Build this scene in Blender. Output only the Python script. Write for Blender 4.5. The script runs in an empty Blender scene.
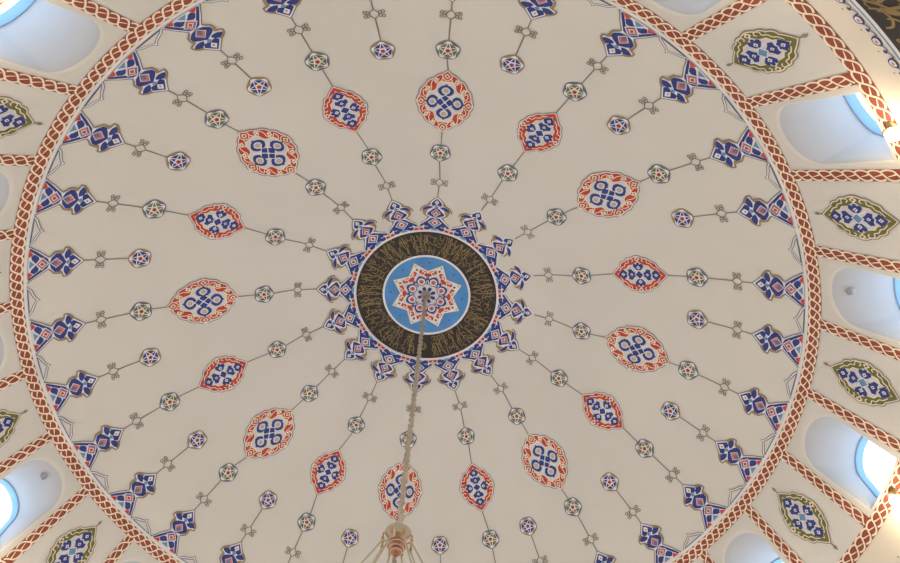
import bpy, math, random
from mathutils import Vector, Matrix
from mathutils.geometry import delaunay_2d_cdt
PI = math.pi
S = 4.5                      # radius of the painted dome at its foot, metres
sc = bpy.context.scene
col = sc.collection

# ------------------------------------------------------------------ camera, sky, exposure
def rot_xyz(a, b, c):
    return Matrix.Rotation(a, 3, 'X') @ Matrix.Rotation(b, 3, 'Y') @ Matrix.Rotation(c, 3, 'Z')
FPX = 634.68
cam_d = bpy.data.cameras.new('camera')
cam_d.sensor_fit = 'HORIZONTAL'; cam_d.sensor_width = 36.0
cam_d.lens = FPX / 900.0 * 36.0
cam_d.clip_start = 0.05; cam_d.clip_end = 200
cam = bpy.data.objects.new('camera', cam_d); col.objects.link(cam)
R = rot_xyz(0.4208, 0.0213, 0.1122)          # rows: right, down, forward
right, down, fwd = Vector(R[0]), Vector(R[1]), Vector(R[2])
M = Matrix((right, -down, -fwd)).transposed().to_4x4()
M.translation = Vector((0.0226, -0.9038, -1.3664)) * S
cam.matrix_world = M
sc.camera = cam

world = bpy.data.worlds.new('sky'); sc.world = world; world.use_nodes = True
bg = world.node_tree.nodes['Background']
bg.inputs[0].default_value = (0.62, 0.80, 1.0, 1); bg.inputs[1].default_value = 4.8
sc.view_settings.view_transform = 'Standard'; sc.view_settings.look = 'None'
sc.view_settings.gamma = 1.0; sc.view_settings.use_curve_mapping = False
sc.view_settings.exposure = -0.28
CHANDELIER_W = 1.2          # watts of each of the chandelier's lamps
CHANDELIER_COL = (1.0, 0.93, 0.84)
WALL_LAMP_W = 11.0
WALL_LAMP_COL = (1.0, 0.84, 0.58)

FILL_W, FILL_COL = 37.0, (1.0, 0.975, 0.95)      # added fill lights for the dome, set at eight made-up hall windows
HALL_R = (1.1137 + 0.05) * S
for i in range(8):
    a = PI / 8 + i * PI / 4
    l = bpy.data.lights.new('hall_fill_light', 'AREA'); l.shape = 'RECTANGLE'; l.size = 1.6; l.size_y = 2.5; l.energy = FILL_W; l.color = FILL_COL
    lo = bpy.data.objects.new('hall_fill_light', l); col.objects.link(lo)
    lo.location = (math.sin(a) * (HALL_R - .16), -math.cos(a) * (HALL_R - .16), -5.6)
    lo.rotation_euler = Vector((-math.sin(a), math.cos(a), 0)).to_track_quat('-Z', 'Z').to_euler()

# ------------------------------------------------------------------ materials
def lin(c):
    c /= 255.0
    return c / 12.92 if c <= 0.04045 else ((c + 0.055) / 1.055) ** 2.4
KA = 1.32
MATS = {}
def paint(name, rgb, rough=0.75, var=0.07, scale=3.0, metal=0.0, k=KA, bump=0.0):
    m = bpy.data.materials.new(name); m.use_nodes = True
    nt = m.node_tree; b = nt.nodes['Principled BSDF']
    base = [min(0.95, lin(v) * k) for v in rgb]
    tc = nt.nodes.new('ShaderNodeTexCoord'); nz = nt.nodes.new('ShaderNodeTexNoise')
    nz.inputs['Scale'].default_value = scale; nz.inputs['Detail'].default_value = 4
    nt.links.new(tc.outputs['Object'], nz.inputs['Vector'])
    rp = nt.nodes.new('ShaderNodeValToRGB')
    rp.color_ramp.elements[0].position = 0.3; rp.color_ramp.elements[1].position = 0.7
    rp.color_ramp.elements[0].color = [v * (1 - var) for v in base] + [1]
    rp.color_ramp.elements[1].color = [min(1, v * (1 + var)) for v in base] + [1]
    nt.links.new(nz.outputs['Fac'], rp.inputs['Fac'])
    nt.links.new(rp.outputs['Color'], b.inputs['Base Color'])
    b.inputs['Roughness'].default_value = rough; b.inputs['Metallic'].default_value = metal
    b.inputs['Specular IOR Level'].default_value = 0.25
    if bump:
        n2 = nt.nodes.new('ShaderNodeTexNoise'); n2.inputs['Scale'].default_value = 40
        nt.links.new(tc.outputs['Object'], n2.inputs['Vector'])
        bp = nt.nodes.new('ShaderNodeBump'); bp.inputs['Strength'].default_value = bump; bp.inputs['Distance'].default_value = 0.004
        nt.links.new(n2.outputs['Fac'], bp.inputs['Height']); nt.links.new(bp.outputs['Normal'], b.inputs['Normal'])
    MATS[name] = m
    return m
paint('plaster', (188, 181, 170), 0.9, 0.025, 0.6, bump=0.15)
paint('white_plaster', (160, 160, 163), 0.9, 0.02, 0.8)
paint('white', (202, 196, 192)); paint('cream', (206, 190, 166)); paint('outline_grey', (122, 112, 100))
paint('blue', (48, 58, 112), var=.15, scale=9); paint('light_blue', (96, 128, 158), var=.12, scale=8)
paint('red', (172, 62, 46), var=.10, scale=8); paint('pink', (180, 104, 98)); paint('ochre', (146, 117, 72))
paint('olive', (100, 98, 54), var=.12, scale=8); paint('dark_dot', (84, 60, 56)); paint('field', (187, 181, 178))
paint('brick_red', (132, 66, 50), var=.12, scale=6); paint('chain_cream', (212, 194, 168))
paint('band_black', (47, 41, 38), 0.6, .2, 5); paint('gold_paint', (126, 105, 66), 0.5, .15, 8)
paint('disc_blue', (74, 124, 172), var=.10, scale=4); paint('slate', (92, 100, 122))
paint('steel', (150, 142, 130), 0.35, .15, 20, metal=0.6); paint('brass', (170, 140, 104), 0.3, .08, 12, metal=0.75)
paint('copper', (142, 96, 72), 0.3, .1, 12, metal=0.8); paint('dish_tan', (156, 140, 116), 0.6, .05, 8); paint('pale_metal', (166, 152, 130), 0.45, .05, 10, metal=0.3)
paint('window_paint', (120, 150, 176), 0.5, .03); paint('lamp_grey', (150, 146, 150), 0.6, .1)
paint('carpet', (110, 84, 78), 0.95, .2, 12); paint('lower_plaster', (200, 188, 170), 0.9, .03, 1)
m = bpy.data.materials.new('glass'); m.use_nodes = True; nt = m.node_tree; nt.nodes.clear()
out = nt.nodes.new('ShaderNodeOutputMaterial'); mx = nt.nodes.new('ShaderNodeMixShader'); mx.inputs[0].default_value = 0.06
tr = nt.nodes.new('ShaderNodeBsdfTransparent'); tr.inputs[0].default_value = (.97, .99, 1, 1)
gl = nt.nodes.new('ShaderNodeBsdfGlossy'); gl.inputs['Roughness'].default_value = 0.05
nt.links.new(tr.outputs[0], mx.inputs[1]); nt.links.new(gl.outputs[0], mx.inputs[2]); nt.links.new(mx.outputs[0], out.inputs[0])
MATS['glass'] = m
def glow(name, colr, st):
    m = bpy.data.materials.new(name); m.use_nodes = True; b = m.node_tree.nodes['Principled BSDF']
    b.inputs['Base Color'].default_value = (.9, .85, .75, 1)
    b.inputs['Emission Color'].default_value = (*colr, 1); b.inputs['Emission Strength'].default_value = st
    MATS[name] = m
glow('bulb', (1.0, 0.86, 0.62), 30.0)

# ------------------------------------------------------------------ the wall's profile: dome, drum, frieze
EH, EA = 1.5561, 1.3393
EC = EH * math.sqrt(1 - 1 / EA ** 2)
prof = []
N0 = 600
for i in range(N0 + 1):
    r = i / N0
    prof.append((r, EH * math.sqrt(1 - (r / EA) ** 2) - EC))
DR, DZ = 0.110, -0.228
for i in range(1, 61):
    t = i / 60 * 1.0563
    prof.append((1 + DR * t, DZ * t))
R2E, Z2E = prof[-1]
for i in range(1, 61):
    t = i / 60
    prof.append((R2E + 0.1 * 0.5 * t, Z2E - 0.5 * t))
prof = [(r * S, z * S) for r, z in prof]
arc = [0.0]
for a, b in zip(prof, prof[1:]): arc.append(arc[-1] + math.dist(a, b))
S_DOME = arc[N0]; S_DRUM = arc[N0 + 60]; S_END = arc[-1]
import bisect
def at_s(s):
    s = max(0.0, min(S_END - 1e-6, s))
    i = max(0, min(len(arc) - 2, bisect.bisect_right(arc, s) - 1))
    t = (s - arc[i]) / (arc[i + 1] - arc[i])
    a, b = prof[i], prof[i + 1]
    L = arc[i + 1] - arc[i]
    return a[0] + (b[0] - a[0]) * t, a[1] + (b[1] - a[1]) * t, (b[1] - a[1]) / L, -(b[0] - a[0]) / L   # r, z, inward normal (nr, nz)
def s_of_r(r):
    r *= S
    for i in range(len(prof) - 1):
        if prof[i][0] <= r <= prof[i + 1][0]:
            return arc[i] + (r - prof[i][0]) / (prof[i + 1][0] - prof[i][0]) * (arc[i + 1] - arc[i])
    return S_END
def surf(s, az, off=0.0):
    r, z, nr, nz = at_s(s)
    r += nr * off; z += nz * off
    return Vector((r * math.sin(az), -r * math.cos(az), z))
class MeridianMap:            # ornament coordinates: x across, y outward along the meridian, both in metres
    def __init__(self, r_ref):
        self.s0 = s_of_r(r_ref); self.o = surf(self.s0, 0)
    def __call__(self, x, y, off):
        r = max(0.05, at_s(self.s0 + y)[0])
        return surf(self.s0 + y, x / r, off) - self.o
    def place(self, ob, az, dr=0.0, shift=(0, 0)):
        p = surf(s_of_r(at_s(self.s0)[0] / S + dr), az)
        ob.location = (p.x + shift[0], p.y + shift[1], p.z); ob.rotation_euler = (0, 0, az)
CX, CY = 0.0062 * S, -0.0040 * S
class PlanMap:                # ornaments about the crown: plan coordinates in metres
    def __call__(self, x, y, off):
        X, Y = x + CX, y + CY
        r = math.hypot(X, Y); az = math.atan2(X, -Y)
        return surf(s_of_r(r / S), az, off) - Vector((CX, CY, prof[0][1]))
class AzMap:                  # bands: x = azimuth (radians), y = arc length
    def __call__(self, x, y, off): return surf(y, x, off)

# ------------------------------------------------------------------ mesh building
def inside(p, poly):
    c = False; x, y = p; j = len(poly) - 1
    for i in range(len(poly)):
        xi, yi = poly[i]; xj, yj = poly[j]
        if (yi > y) != (yj > y) and x < (xj - xi) * (y - yi) / (yj - yi) + xi: c = not c
        j = i
    return c
BASE, STEP = 0.005, 0.0022
class Paint:
    """collects flat painted shapes, mapped on to the curved wall"""
    def __init__(self, mp): self.mp = mp; self.v = []; self.f = []; self.fm = []; self.mats = []
    def mi(self, m):
        if m not in self.mats: self.mats.append(m)
        return self.mats.index(m)
    def off(self, lv): return BASE + STEP * lv
    def poly(self, pts, mat, lv, grid=0.11):
        n = len(pts); co = [Vector(p) for p in pts]
        xs = [p[0] for p in pts]; ys = [p[1] for p in pts]
        if grid:
            nx = int((max(xs) - min(xs)) / grid); ny = int((max(ys) - min(ys)) / grid)
            for i in range(1, nx + 1):
                for j in range(1, ny + 1):
                    q = (min(xs) + (max(xs) - min(xs)) * (i + .013) / (nx + 1), min(ys) + (max(ys) - min(ys)) * (j + .017) / (ny + 1))
                    if inside(q, pts) and min(math.dist(q, p) for p in pts) > grid * .25: co.append(Vector(q))
        r = delaunay_2d_cdt(co, [(i, (i + 1) % n) for i in range(n)], [], 1, 1e-7)
        vs, fs = r[0], r[2]
        b = len(self.v); o = self.off(lv); k = self.mi(mat)
        self.v += [self.mp(p.x, p.y, o) for p in vs]
        for f in fs:
            c = (sum(vs[i].x for i in f) / 3, sum(vs[i].y for i in f) / 3)
            if inside(c, pts): self.f.append([b + i for i in f]); self.fm.append(k)
    def line(self, pts, w, mat, lv, closed=False, taper=None, wx=1.0):
        n = len(pts); b = len(self.v); o = self.off(lv); k = self.mi(mat)
        for i, p in enumerate(pts):
            a = pts[(i - 1) % n] if closed or i > 0 else p
            c = pts[(i + 1) % n] if closed or i < n - 1 else p
            dx, dy = (c[0] - a[0]) / wx, c[1] - a[1]; L = math.hypot(dx, dy) or 1
            ww = w / 2 * (taper(i / max(1, n - 1)) if taper else 1)
            nx, ny = -dy / L * ww * wx, dx / L * ww
            self.v += [self.mp(p[0] + nx, p[1] + ny, o), self.mp(p[0] - nx, p[1] - ny, o)]
        for i in range(n if closed else n - 1):
            j = (i + 1) % n
            self.f.append([b + 2 * i, b + 2 * i + 1, b + 2 * j + 1, b + 2 * j]); self.fm.append(k)
    def build(self, name, parent=None):
        me = bpy.data.meshes.new(name); me.from_pydata(self.v, [], self.f)
        for m in self.mats: me.materials.append(MATS[m])
        me.polygons.foreach_set('material_index', self.fm)
        me.update()
        o = bpy.data.objects.new(name, me); col.objects.link(o)
        if parent: o.parent = parent
        return o
class Solid:
    """collects boxes, tubes and lathed bodies"""
    def __init__(self): self.v = []; self.f = []; self.fm = []; self.mats = []
    mi = Paint.mi
    def tube(self, path, rad, mat, n=10, closed=False):
        path = [Vector(p) for p in path]; m = len(path); b = len(self.v); k = self.mi(mat)
        up = None
        for i, p in enumerate(path):
            a = path[(i - 1) % m] if closed or i else p; c = path[(i + 1) % m] if closed or i < m - 1 else p
            d = (c - a).normalized()
            if up is None: up = d.orthogonal().normalized()
            up = (up - d * up.dot(d)).normalized(); w = d.cross(up)
            r = rad(i / max(1, m - 1)) if callable(rad) else rad
            for j in range(n):
                t = 2 * PI * j / n; self.v.append(p + (up * math.cos(t) + w * math.sin(t)) * r)
        for i in range(m if closed else m - 1):
            for j in range(n):
                i2 = (i + 1) % m
                self.f.append([b + i * n + j, b + i * n + (j + 1) % n, b + i2 * n + (j + 1) % n, b + i2 * n + j]); self.fm.append(k)
        if not closed:
            self.f.append([b + j for j in range(n)][::-1]); self.fm.append(k)
            self.f.append([b + (m - 1) * n + j for j in range(n)]); self.fm.append(k)
    def lathe(self, prof_, mat, o=(0, 0, 0), axis=(0, 0, 1), n=28):
        ax = Vector(axis).normalized(); u = ax.orthogonal().normalized(); w = ax.cross(u); o = Vector(o); b = len(self.v); k = self.mi(mat)
        for r, z in prof_:
            for j in range(n):
                t = 2 * PI * j / n; self.v.append(o + ax * z + (u * math.cos(t) + w * math.sin(t)) * max(r, 1e-4))
        for i in range(len(prof_) - 1):
            for j in range(n):
                self.f.append([b + i * n + j, b + i * n + (j + 1) % n, b + (i + 1) * n + (j + 1) % n, b + (i + 1) * n + j]); self.fm.append(k)
    def quads(self, rows, mat, closed=False):
        b = len(self.v); k = self.mi(mat); n = len(rows[0])
        for r in rows: self.v += [Vector(p) for p in r]
        for i in range(len(rows) - 1):
            for j in range(n if closed else n - 1):
                j2 = (j + 1) % n
                self.f.append([b + i * n + j, b + i * n + j2, b + (i + 1) * n + j2, b + (i + 1) * n + j]); self.fm.append(k)
    def face(self, pts, mat):
        b = len(self.v); self.v += [Vector(p) for p in pts]; self.f.append(list(range(b, b + len(pts)))); self.fm.append(self.mi(mat))
    def build(self, name, parent=None, smooth=True):
        o = Paint.build(self, name, parent)
        if smooth: o.data.polygons.foreach_set('use_smooth', [True] * len(o.data.polygons)); o.data.set_sharp_from_angle(angle=math.radians(40))
        return o
def tag(o, label=None, cat=None, group=None, kind=None):
    for k, v in (('label', label), ('category', cat), ('group', group), ('kind', kind)):
        if v: o[k] = v
    return o
def empty(name): 
    o = bpy.data.objects.new(name, None); col.objects.link(o); o.empty_display_size = 0.05
    return o
def dup(root):
    r = root.copy(); col.objects.link(r)
    for ch in root.children:
        c = ch.copy(); col.objects.link(c); c.parent = r
        for g in ch.children:
            d = g.copy(); col.objects.link(d); d.parent = c
    return r
# 2-D shape helpers
def mir(pts):                 # right side listed from top to bottom -> closed outline
    return [tuple(p) for p in pts] + [(-x, y) for x, y in reversed(pts) if abs(x) > 1e-6]
def mir4(q):                  # quadrant from (0,y) to (x,0)
    h = list(q) + [(x, -y) for x, y in reversed(q) if abs(y) > 1e-6]
    return mir(h)
def crom(pts, n=6, closed=True):
    m = len(pts); o = []
    for i in range(m if closed else m - 1):
        if closed: a, b, c, d = (pts[(i + k - 1) % m] for k in range(4))
        else: a, b, c, d = pts[max(i - 1, 0)], pts[i], pts[i + 1], pts[min(i + 2, m - 1)]
        for k in range(n):
            t = k / n
            o.append(tuple(0.5 * (2 * b[q] + (c[q] - a[q]) * t + (2 * a[q] - 5 * b[q] + 4 * c[q] - d[q]) * t * t + (3 * b[q] - a[q] - 3 * c[q] + d[q]) * t ** 3) for q in (0, 1)))
    if not closed: o.append(tuple(pts[-1]))
    return o
def arcs(anch, bulge, n=6, closed=True):      # circular-ish arcs between anchors, bulging to the left of travel when positive
    o = []; m = len(anch)
    for i in range(m if closed else m - 1):
        a, b = anch[i], anch[(i + 1) % m]; bu = bulge[i % len(bulge)] if isinstance(bulge, (list, tuple)) else bulge
        dx, dy = b[0] - a[0], b[1] - a[1]
        for k in range(n):
            t = k / n; h = 4 * bu * t * (1 - t)
            o.append((a[0] + dx * t - dy * h, a[1] + dy * t + dx * h))
    return o
def sca(pts, sx, sy=None, o=(0, 0)): return [(x * sx + o[0], y * (sx if sy is None else sy) + o[1]) for x, y in pts]
def rota(pts, a, o=(0, 0)):
    c, s = math.cos(a), math.sin(a); return [(x * c - y * s + o[0], x * s + y * c + o[1]) for x, y in pts]
def circ(x, y, r, n=14, ry=None): return [(x + r * math.cos(2 * PI * i / n), y + (ry or r) * math.sin(2 * PI * i / n)) for i in range(n)]
def dia(x, y, a, b): return [(x, y + b), (x + a, y), (x, y - b), (x - a, y)]
def leaf(a, b, w, bend=0.0, n=7):             # pointed leaf from a to b
    L = math.dist(a, b); dx, dy = (b[0] - a[0]) / L, (b[1] - a[1]) / L; up = []; dn = []
    for i in range(n + 1):
        t = i / n; c = bend * L * 4 * t * (1 - t); h = w / 2 * math.sin(PI * t) ** .8 if 0 < t < 1 else 0
        for arr, sg in ((up, 1), (dn, -1)):
            q = c + sg * h; arr.append((a[0] + dx * L * t - dy * q, a[1] + dy * L * t + dx * q))
    return up + dn[-2:0:-1]

# ------------------------------------------------------------------ ceiling and walls
def revolve(name, s0, s1, rows, seg, mat):
    sd = Solid()
    sd.quads([[surf(s0 + (s1 - s0) * i / rows, 2 * PI * j / seg) for j in range(seg)] for i in range(rows + 1)], mat, True)
    return tag(sd.build(name), kind='structure')
revolve('ceiling', 0.002, S_DOME, 90, 256, 'plaster')
S_B2I = S_DRUM - 0.0295 * S                      # inner edge of the lower band

PW = PI / 16                                     # one panel of the drum
NW = 0.0780 * S
s_top, s_spr, s_bot = s_of_r(1.0070), s_of_r(1.038), s_of_r(1.1010)
def niche_outline(n_side=8, n_arc=28, n_bot=8):
    o = []
    for i in range(n_side): o.append((NW, s_bot + (s_spr - s_bot) * i / n_side))
    for i in range(n_arc):
        t = PI * i / n_arc; o.append((NW * math.cos(t), s_spr + (s_top - s_spr) * math.sin(t)))
    for i in range(n_side): o.append((-NW, s_spr + (s_bot - s_spr) * i / n_side))
    for i in range(n_bot): o.append((-NW + 2 * NW * i / n_bot, s_bot))
    return o
NO = niche_outline()
def az_of(x, s): return x / at_s(s)[0]
RW = 1.140 * S
wall = Solid()
for k in range(32):
    c = k * PW
    if k % 2:                                    # plain panel
        wall.quads([[surf(S_DOME + (S_DRUM - S_DOME) * i / 12, c - PW / 2 + PW * j / 10) for j in range(11)] for i in range(13)], 'plaster')
    else:
        inner = [(az_of(x, s), s) for x, s in NO]; ms = (s_top + s_bot) / 2
        outer = []
        for a, s in inner:                       # cast to the panel's rectangle
            da, ds = a, s - ms
            ta = (PW / 2) / abs(da) if abs(da) > 1e-9 else 1e9
            ts = ((S_DRUM - ms) if ds > 0 else (ms - S_DOME)) / abs(ds) if abs(ds) > 1e-9 else 1e9
            t = min(ta, ts); outer.append((da * t, ms + ds * t))
        for i in range(len(outer)):              # put the corners in
            pass
        for cx_, cy_ in ((PW / 2, S_DOME), (-PW / 2, S_DOME), (PW / 2, S_DRUM), (-PW / 2, S_DRUM)):
            j = min(range(len(outer)), key=lambda q: ((outer[q][0] - cx_) * 4) ** 2 + (outer[q][1] - cy_) ** 2); outer[j] = (cx_, cy_)
        wall.quads([[surf(a0 + 0 * c + 0, 0) if False else surf(s0 + (s1 - s0) * t / 5, c + a0 + (a1 - a0) * t / 5) for (a0, s0), (a1, s1) in zip(inner, outer)] for t in range(6)], 'plaster', True)
tag(wall.build('wall_upper'), kind='structure')
ZB = at_s(s_bot)[1]; ZT = at_s(s_top)[1]
for k in range(0, 32, 2):
    c = k * PW; er = Vector((math.sin(c), -math.cos(c), 0)); et = Vector((math.cos(c), math.sin(c), 0)); ez = Vector((0, 0, 1))
    rows = [[] for _ in range(10)]; plane = []
    ms = s_spr
    for x, s in NO:
        p0 = surf(s, c + az_of(x, s))
        f = (p0.z - ZB) / (ZT - ZB)
        q = (x * 0.90, ZB + f * (-0.050 * S - ZB))
        p2 = er * RW + et * q[0] + ez * q[1]
        sx, ss = x * 0.86, s + (0.044 * S * max(0, min(1, (s_spr - s) / (s_spr - s_top))))
        p1 = surf(ss, c + az_of(sx, ss)) + er * 0.015
        for i in range(10):
            t = (i / 9) ** 1.4; rows[i].append(p0 * (1 - t) ** 2 + p1 * 2 * t * (1 - t) + p2 * t * t)
        plane.append(q)
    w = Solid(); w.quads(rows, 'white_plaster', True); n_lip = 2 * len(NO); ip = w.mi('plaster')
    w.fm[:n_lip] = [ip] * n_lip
    wo = tag(w.build('window_%d' % (k // 2 + 1)), kind='structure')
    wo.location = (0, 0, 0)
    cxy = (0, (ZB - 0.050 * S) / 2)
    def ring(f, d): return [er * (RW + d) + et * (cxy[0] + (x - cxy[0]) * f) + ez * (cxy[1] + (z - cxy[1]) * f) for x, z in plane]
    fr = Solid(); fr.quads([ring(1.01, 0.005), ring(1.01, -0.03), ring(0.985, -0.035), ring(0.955, -0.03), ring(0.94, -0.005), ring(0.94, 0.05)], 'window_paint', True)
    fr.build('window_frame', wo)
    pn = Solid(); pn.face(ring(0.945, 0.02), 'glass'); pn.build('window_pane', wo, False)

# lower hall: plain wall and carpeted floor far below the frame
r_e, z_e = prof[-1]
FLOOR = -1.3664 * S - 1.6
zs = [z_e + (-4.3 - z_e) * i / 3 for i in range(4)] + [-6.9, FLOOR]
lw = Solid()
def cyl(r, j, z): return Vector((r * math.sin(2 * PI * j / 96), -r * math.cos(2 * PI * j / 96), z))
for i in range(5):
    for j in range(96):
        if i == 3 and (j - 3) % 12 in (0, 1, 2, 3, 4, 5) : continue
        lw.quads([[cyl(r_e, j, zs[i]), cyl(r_e, j + 1, zs[i])], [cyl(r_e, j, zs[i + 1]), cyl(r_e, j + 1, zs[i + 1])]], 'lower_plaster')
tag(lw.build('wall_lower'), kind='structure')
for i in range(8):  # unseen windows, added to go with the fill lights of the hall
    j0, j1 = 12 * i + 3, 12 * i + 9; fr = Solid()
    fr.tube([cyl(r_e + .03, j0 + .15, -6.85), cyl(r_e + .03, j0 + .15, -4.35), cyl(r_e + .03, (j0 + j1) / 2, -4.35), cyl(r_e + .03, j1 - .15, -4.35), cyl(r_e + .03, j1 - .15, -6.85), cyl(r_e + .03, (j0 + j1) / 2, -6.85)], .06, 'window_paint', 6, True)
    wo = tag(fr.build('window_%d' % (17 + i), None, False), kind='structure')
    pn = Solid(); pn.quads([[cyl(r_e + .04, j, z) for j in range(j0, j1 + 1)] for z in (-6.85, -4.35)], 'glass'); pn.build('window_pane', wo, False)
fl = Solid(); fl.quads([[Vector((r * math.sin(2 * PI * j / 96), -r * math.cos(2 * PI * j / 96), FLOOR)) for j in range(96)] for r in (0.01, 1.5, 3, r_e + .05)], 'carpet', True)
tag(fl.build('floor'), kind='structure')
revolve('wall_frieze', S_DRUM, S_END, 8, 256, 'lower_plaster')

# ------------------------------------------------------------------ braided bands (trim)
BWID = 0.0285 * S
HAND = crom([(-.55, -.60), (-.30, -.87), (.05, -.92), (.38, -.68), (.58, -.10), (.76, .42), (1.02, .84), (1.36, .92), (1.66, .68)], 3, False)
SPUR = [(1.52, -.36), (1.25, -.10), (.92, .12), (.72, .30), (1.02, .20), (1.30, .06), (1.56, -.10)]
am = AzMap()
def ring_band(name, s_in, s_out, units=256):
    p = Paint(am); k = p.mi('brick_red'); seg = 512; b = 0
    for j in range(seg):
        for t in (0, .5, 1): p.v.append(am(2 * PI * j / seg, s_in + (s_out - s_in) * t, p.off(0)))
    for j in range(seg):
        j2 = (j + 1) % seg
        for i in range(2): p.f.append([3 * j + i, 3 * j + i + 1, 3 * j2 + i + 1, 3 * j2 + i]); p.fm.append(k)
    mid = (s_in + s_out) / 2; hw = (s_out - s_in) / 2; r = at_s(mid)[0]; du = 2 * PI / units
    for u in range(units):
        p.line([((u + a) * du, mid + b_ * hw * .92) for a, b_ in HAND], hw * .28, 'chain_cream', 1 + (u % 2) * .5, wx=1 / r)
        p.poly([((u + x) * du, mid + y * hw) for x, y in SPUR], 'chain_cream', 1, 0)
    for s_, in ((s_in,), (s_out,)): pass
    return tag(p.build(name), kind='structure')
s_i, s_o = s_of_r(0.9825), s_of_r(1.0005)
ring_band('trim_1', s_i, s_o)
S_B2O = S_DRUM; ring_band('trim_2', S_DRUM - BWID, S_DRUM)
p = Paint(am); k = p.mi('white'); seg = 384      # pale fillet inside the upper band
for j in range(seg):
    for s in (s_of_r(0.9775), s_of_r(0.9820)): p.v.append(am(2 * PI * j / seg, s, p.off(0)))
for j in range(seg): p.f.append([2 * j, 2 * j + 1, 2 * ((j + 1) % seg) + 1, 2 * ((j + 1) % seg)]); p.fm.append(k)
tag(p.build('trim_3'), kind='structure')
ra, rb = s_o - 0.004, S_DRUM - BWID + 0.004      # ribs between the panels
rib_me = None
for k in range(32):
    if rib_me is None:
        mp = lambda x, y, off: surf(y, x / at_s(y)[0], off)
        p = Paint(mp); ki = p.mi('brick_red')
        for i in range(13):
            y = ra + (rb - ra) * i / 12
            for x in (-.5, 0, .5): p.v.append(mp(x * BWID * .98, y, p.off(0)))
        for i in range(12):
            for q in range(2): p.f.append([3 * i + q, 3 * i + q + 1, 3 * i + q + 4, 3 * i + q + 3]); p.fm.append(ki)
        nu = 9; du = (rb - ra) / nu
        for u in range(-1, nu):
            pts = [(b_ * BWID / 2 * .92, ra + (u + a) * du) for a, b_ in HAND if 0 <= u + a <= nu]
            if len(pts) > 2: p.line(pts, BWID * .14, 'chain_cream', 1 + (u % 2) * .5)
            if -1 <= u < nu - 1 and u + 1.0 >= 0: p.poly([(y * BWID / 2, ra + (u + x) * du) for x, y in SPUR], 'chain_cream', 1, 0)
        o = p.build('trim_4'); rib_me = o.data
    else:
        o = bpy.data.objects.new('trim_%d' % (k + 4), rib_me); col.objects.link(o)
    o.rotation_euler = (0, 0, (k + .5) * PW); tag(o, kind='structure')
# flower scroll along the lower wall
p = Paint(am); nf = 152; s_fl = S_DRUM + 0.0815 * S; rr = at_s(s_fl)[0]; s_edge = S_DRUM + 0.1035 * S
for u in range(nf):
    du = 2 * PI / nf; q = lambda pts: [(u * du + x / rr, s_fl + y) for x, y in pts]
    L = 2 * PI * rr / nf
    cup = crom([(-.046, .004), (-.022, -.030), (.028, -.036), (.046, -.006), (.040, .022), (.0, .031), (-.032, .026)], 3)
    cup = sca(cup, 1.0, 1.3); p.poly(q(cup), 'blue', 1, 0); p.poly(q(sca(cup, .70)), 'white', 2, 0); p.poly(q(circ(.004, -.002, .016, 8, .010)), 'red', 3, 0)
    p.line(q(crom([(.044, 0), (.062, .030), (L * .42, .036), (L * .5, .004)], 5, False)), .009, 'blue', 1, wx=1 / rr)
    p.line(q(crom([(L * .5, .004), (L * .58, .034), (L * .74, .044), (L - .046, .004)], 5, False)), .009, 'blue', 1, wx=1 / rr)
    p.poly(q(circ(L * .49, .0, .019, 8, .014)), 'blue', 1.5, 0); p.poly(q(circ(L * .46, -.058, .010, 8, .007)), 'slate', 1.5, 0)
tag(p.build('trim_36'), kind='structure')

# ------------------------------------------------------------------ painted ornaments
ORD = ['first', 'second', 'third', 'fourth', 'fifth', 'sixth', 'seventh']
def med_ref(k):               # how to point at the medallion on long cord k (0..15, clockwise from the top)
    size = 'large' if k % 2 == 0 else 'small'
    if k == 8: return 'medallion behind the chain'
    n = ((k - 8) % 16)
    return '%s %s medallion clockwise from the chain' % (ORD[n // 2 - 1] if k % 2 == 0 else (ORD + ['eighth'])[n // 2], size)
D_M = (.12, .56, .49, 1.15, .35, -.73, .33, .09, .93, .78, -.49, -.48, -.41, .39, .68, -.37)
D_OG = (-.23, .55, .36, 1.09, .21, -.45, .07, -.50, .55, .18, .22, -.18, -.25, .37, .40, -.53)
D_IG = (.31, .59, .29, 1.62, .94, -.40, .16, -.44, .36, -.73, -.67, -1.01, -.40, .26, 1.23, .51)
AZM, AZO, AZI = ([math.radians(22.5 * k + d) for k, d in enumerate(D)] for D in (D_M, D_OG, D_IG))
AZL = [math.radians(22.5 * k + d * .9) for k, d in enumerate(D_OG)]
AZC = [math.radians(22.5 * k + .3) for k in range(16)]
AZB = [math.radians(22.5 * k + 11.25 + d) for k, d in enumerate((-.17, -.58, -.75, -.62, -.34, .26, .95, .75, .26, -.27, -.21, .10, .55, .36, -.70, -.22))]
def cord(parent, s0, a0, s1, a1):      # grey painted cord from one ornament to the next, as part of the first
    inv = Matrix.Rotation(-parent.rotation_euler.z, 3, 'Z'); loc = parent.location.copy()
    p = Paint(None); p.mp = lambda x, y, off: inv @ (surf(y, x, off) - loc)
    n = 7; p.line([(a0 + (a1 - a0) * i / n, s0 + (s1 - s0) * i / n) for i in range(n + 1)], CORD, 'outline_grey', 0, wx=1 / at_s((s0 + s1) / 2)[0])
    return p.build('cord', parent)
def s_az(v): return s_of_r(math.hypot(v.x, v.y) / S), math.atan2(v.x, -v.y)
def near(a, ref): return a + 2 * PI * round((ref - a) / (2 * PI))
RL = [.655, .658, .659, .657, .660, .653, .652, .653, .654, .656, .654, .654, .653, .653, .654, .657]
ROG = [.788, .793, .789, .787, .787, .787, .786, .790, .789, .793, .791, .791, .790, .791, .791, .791]
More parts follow.
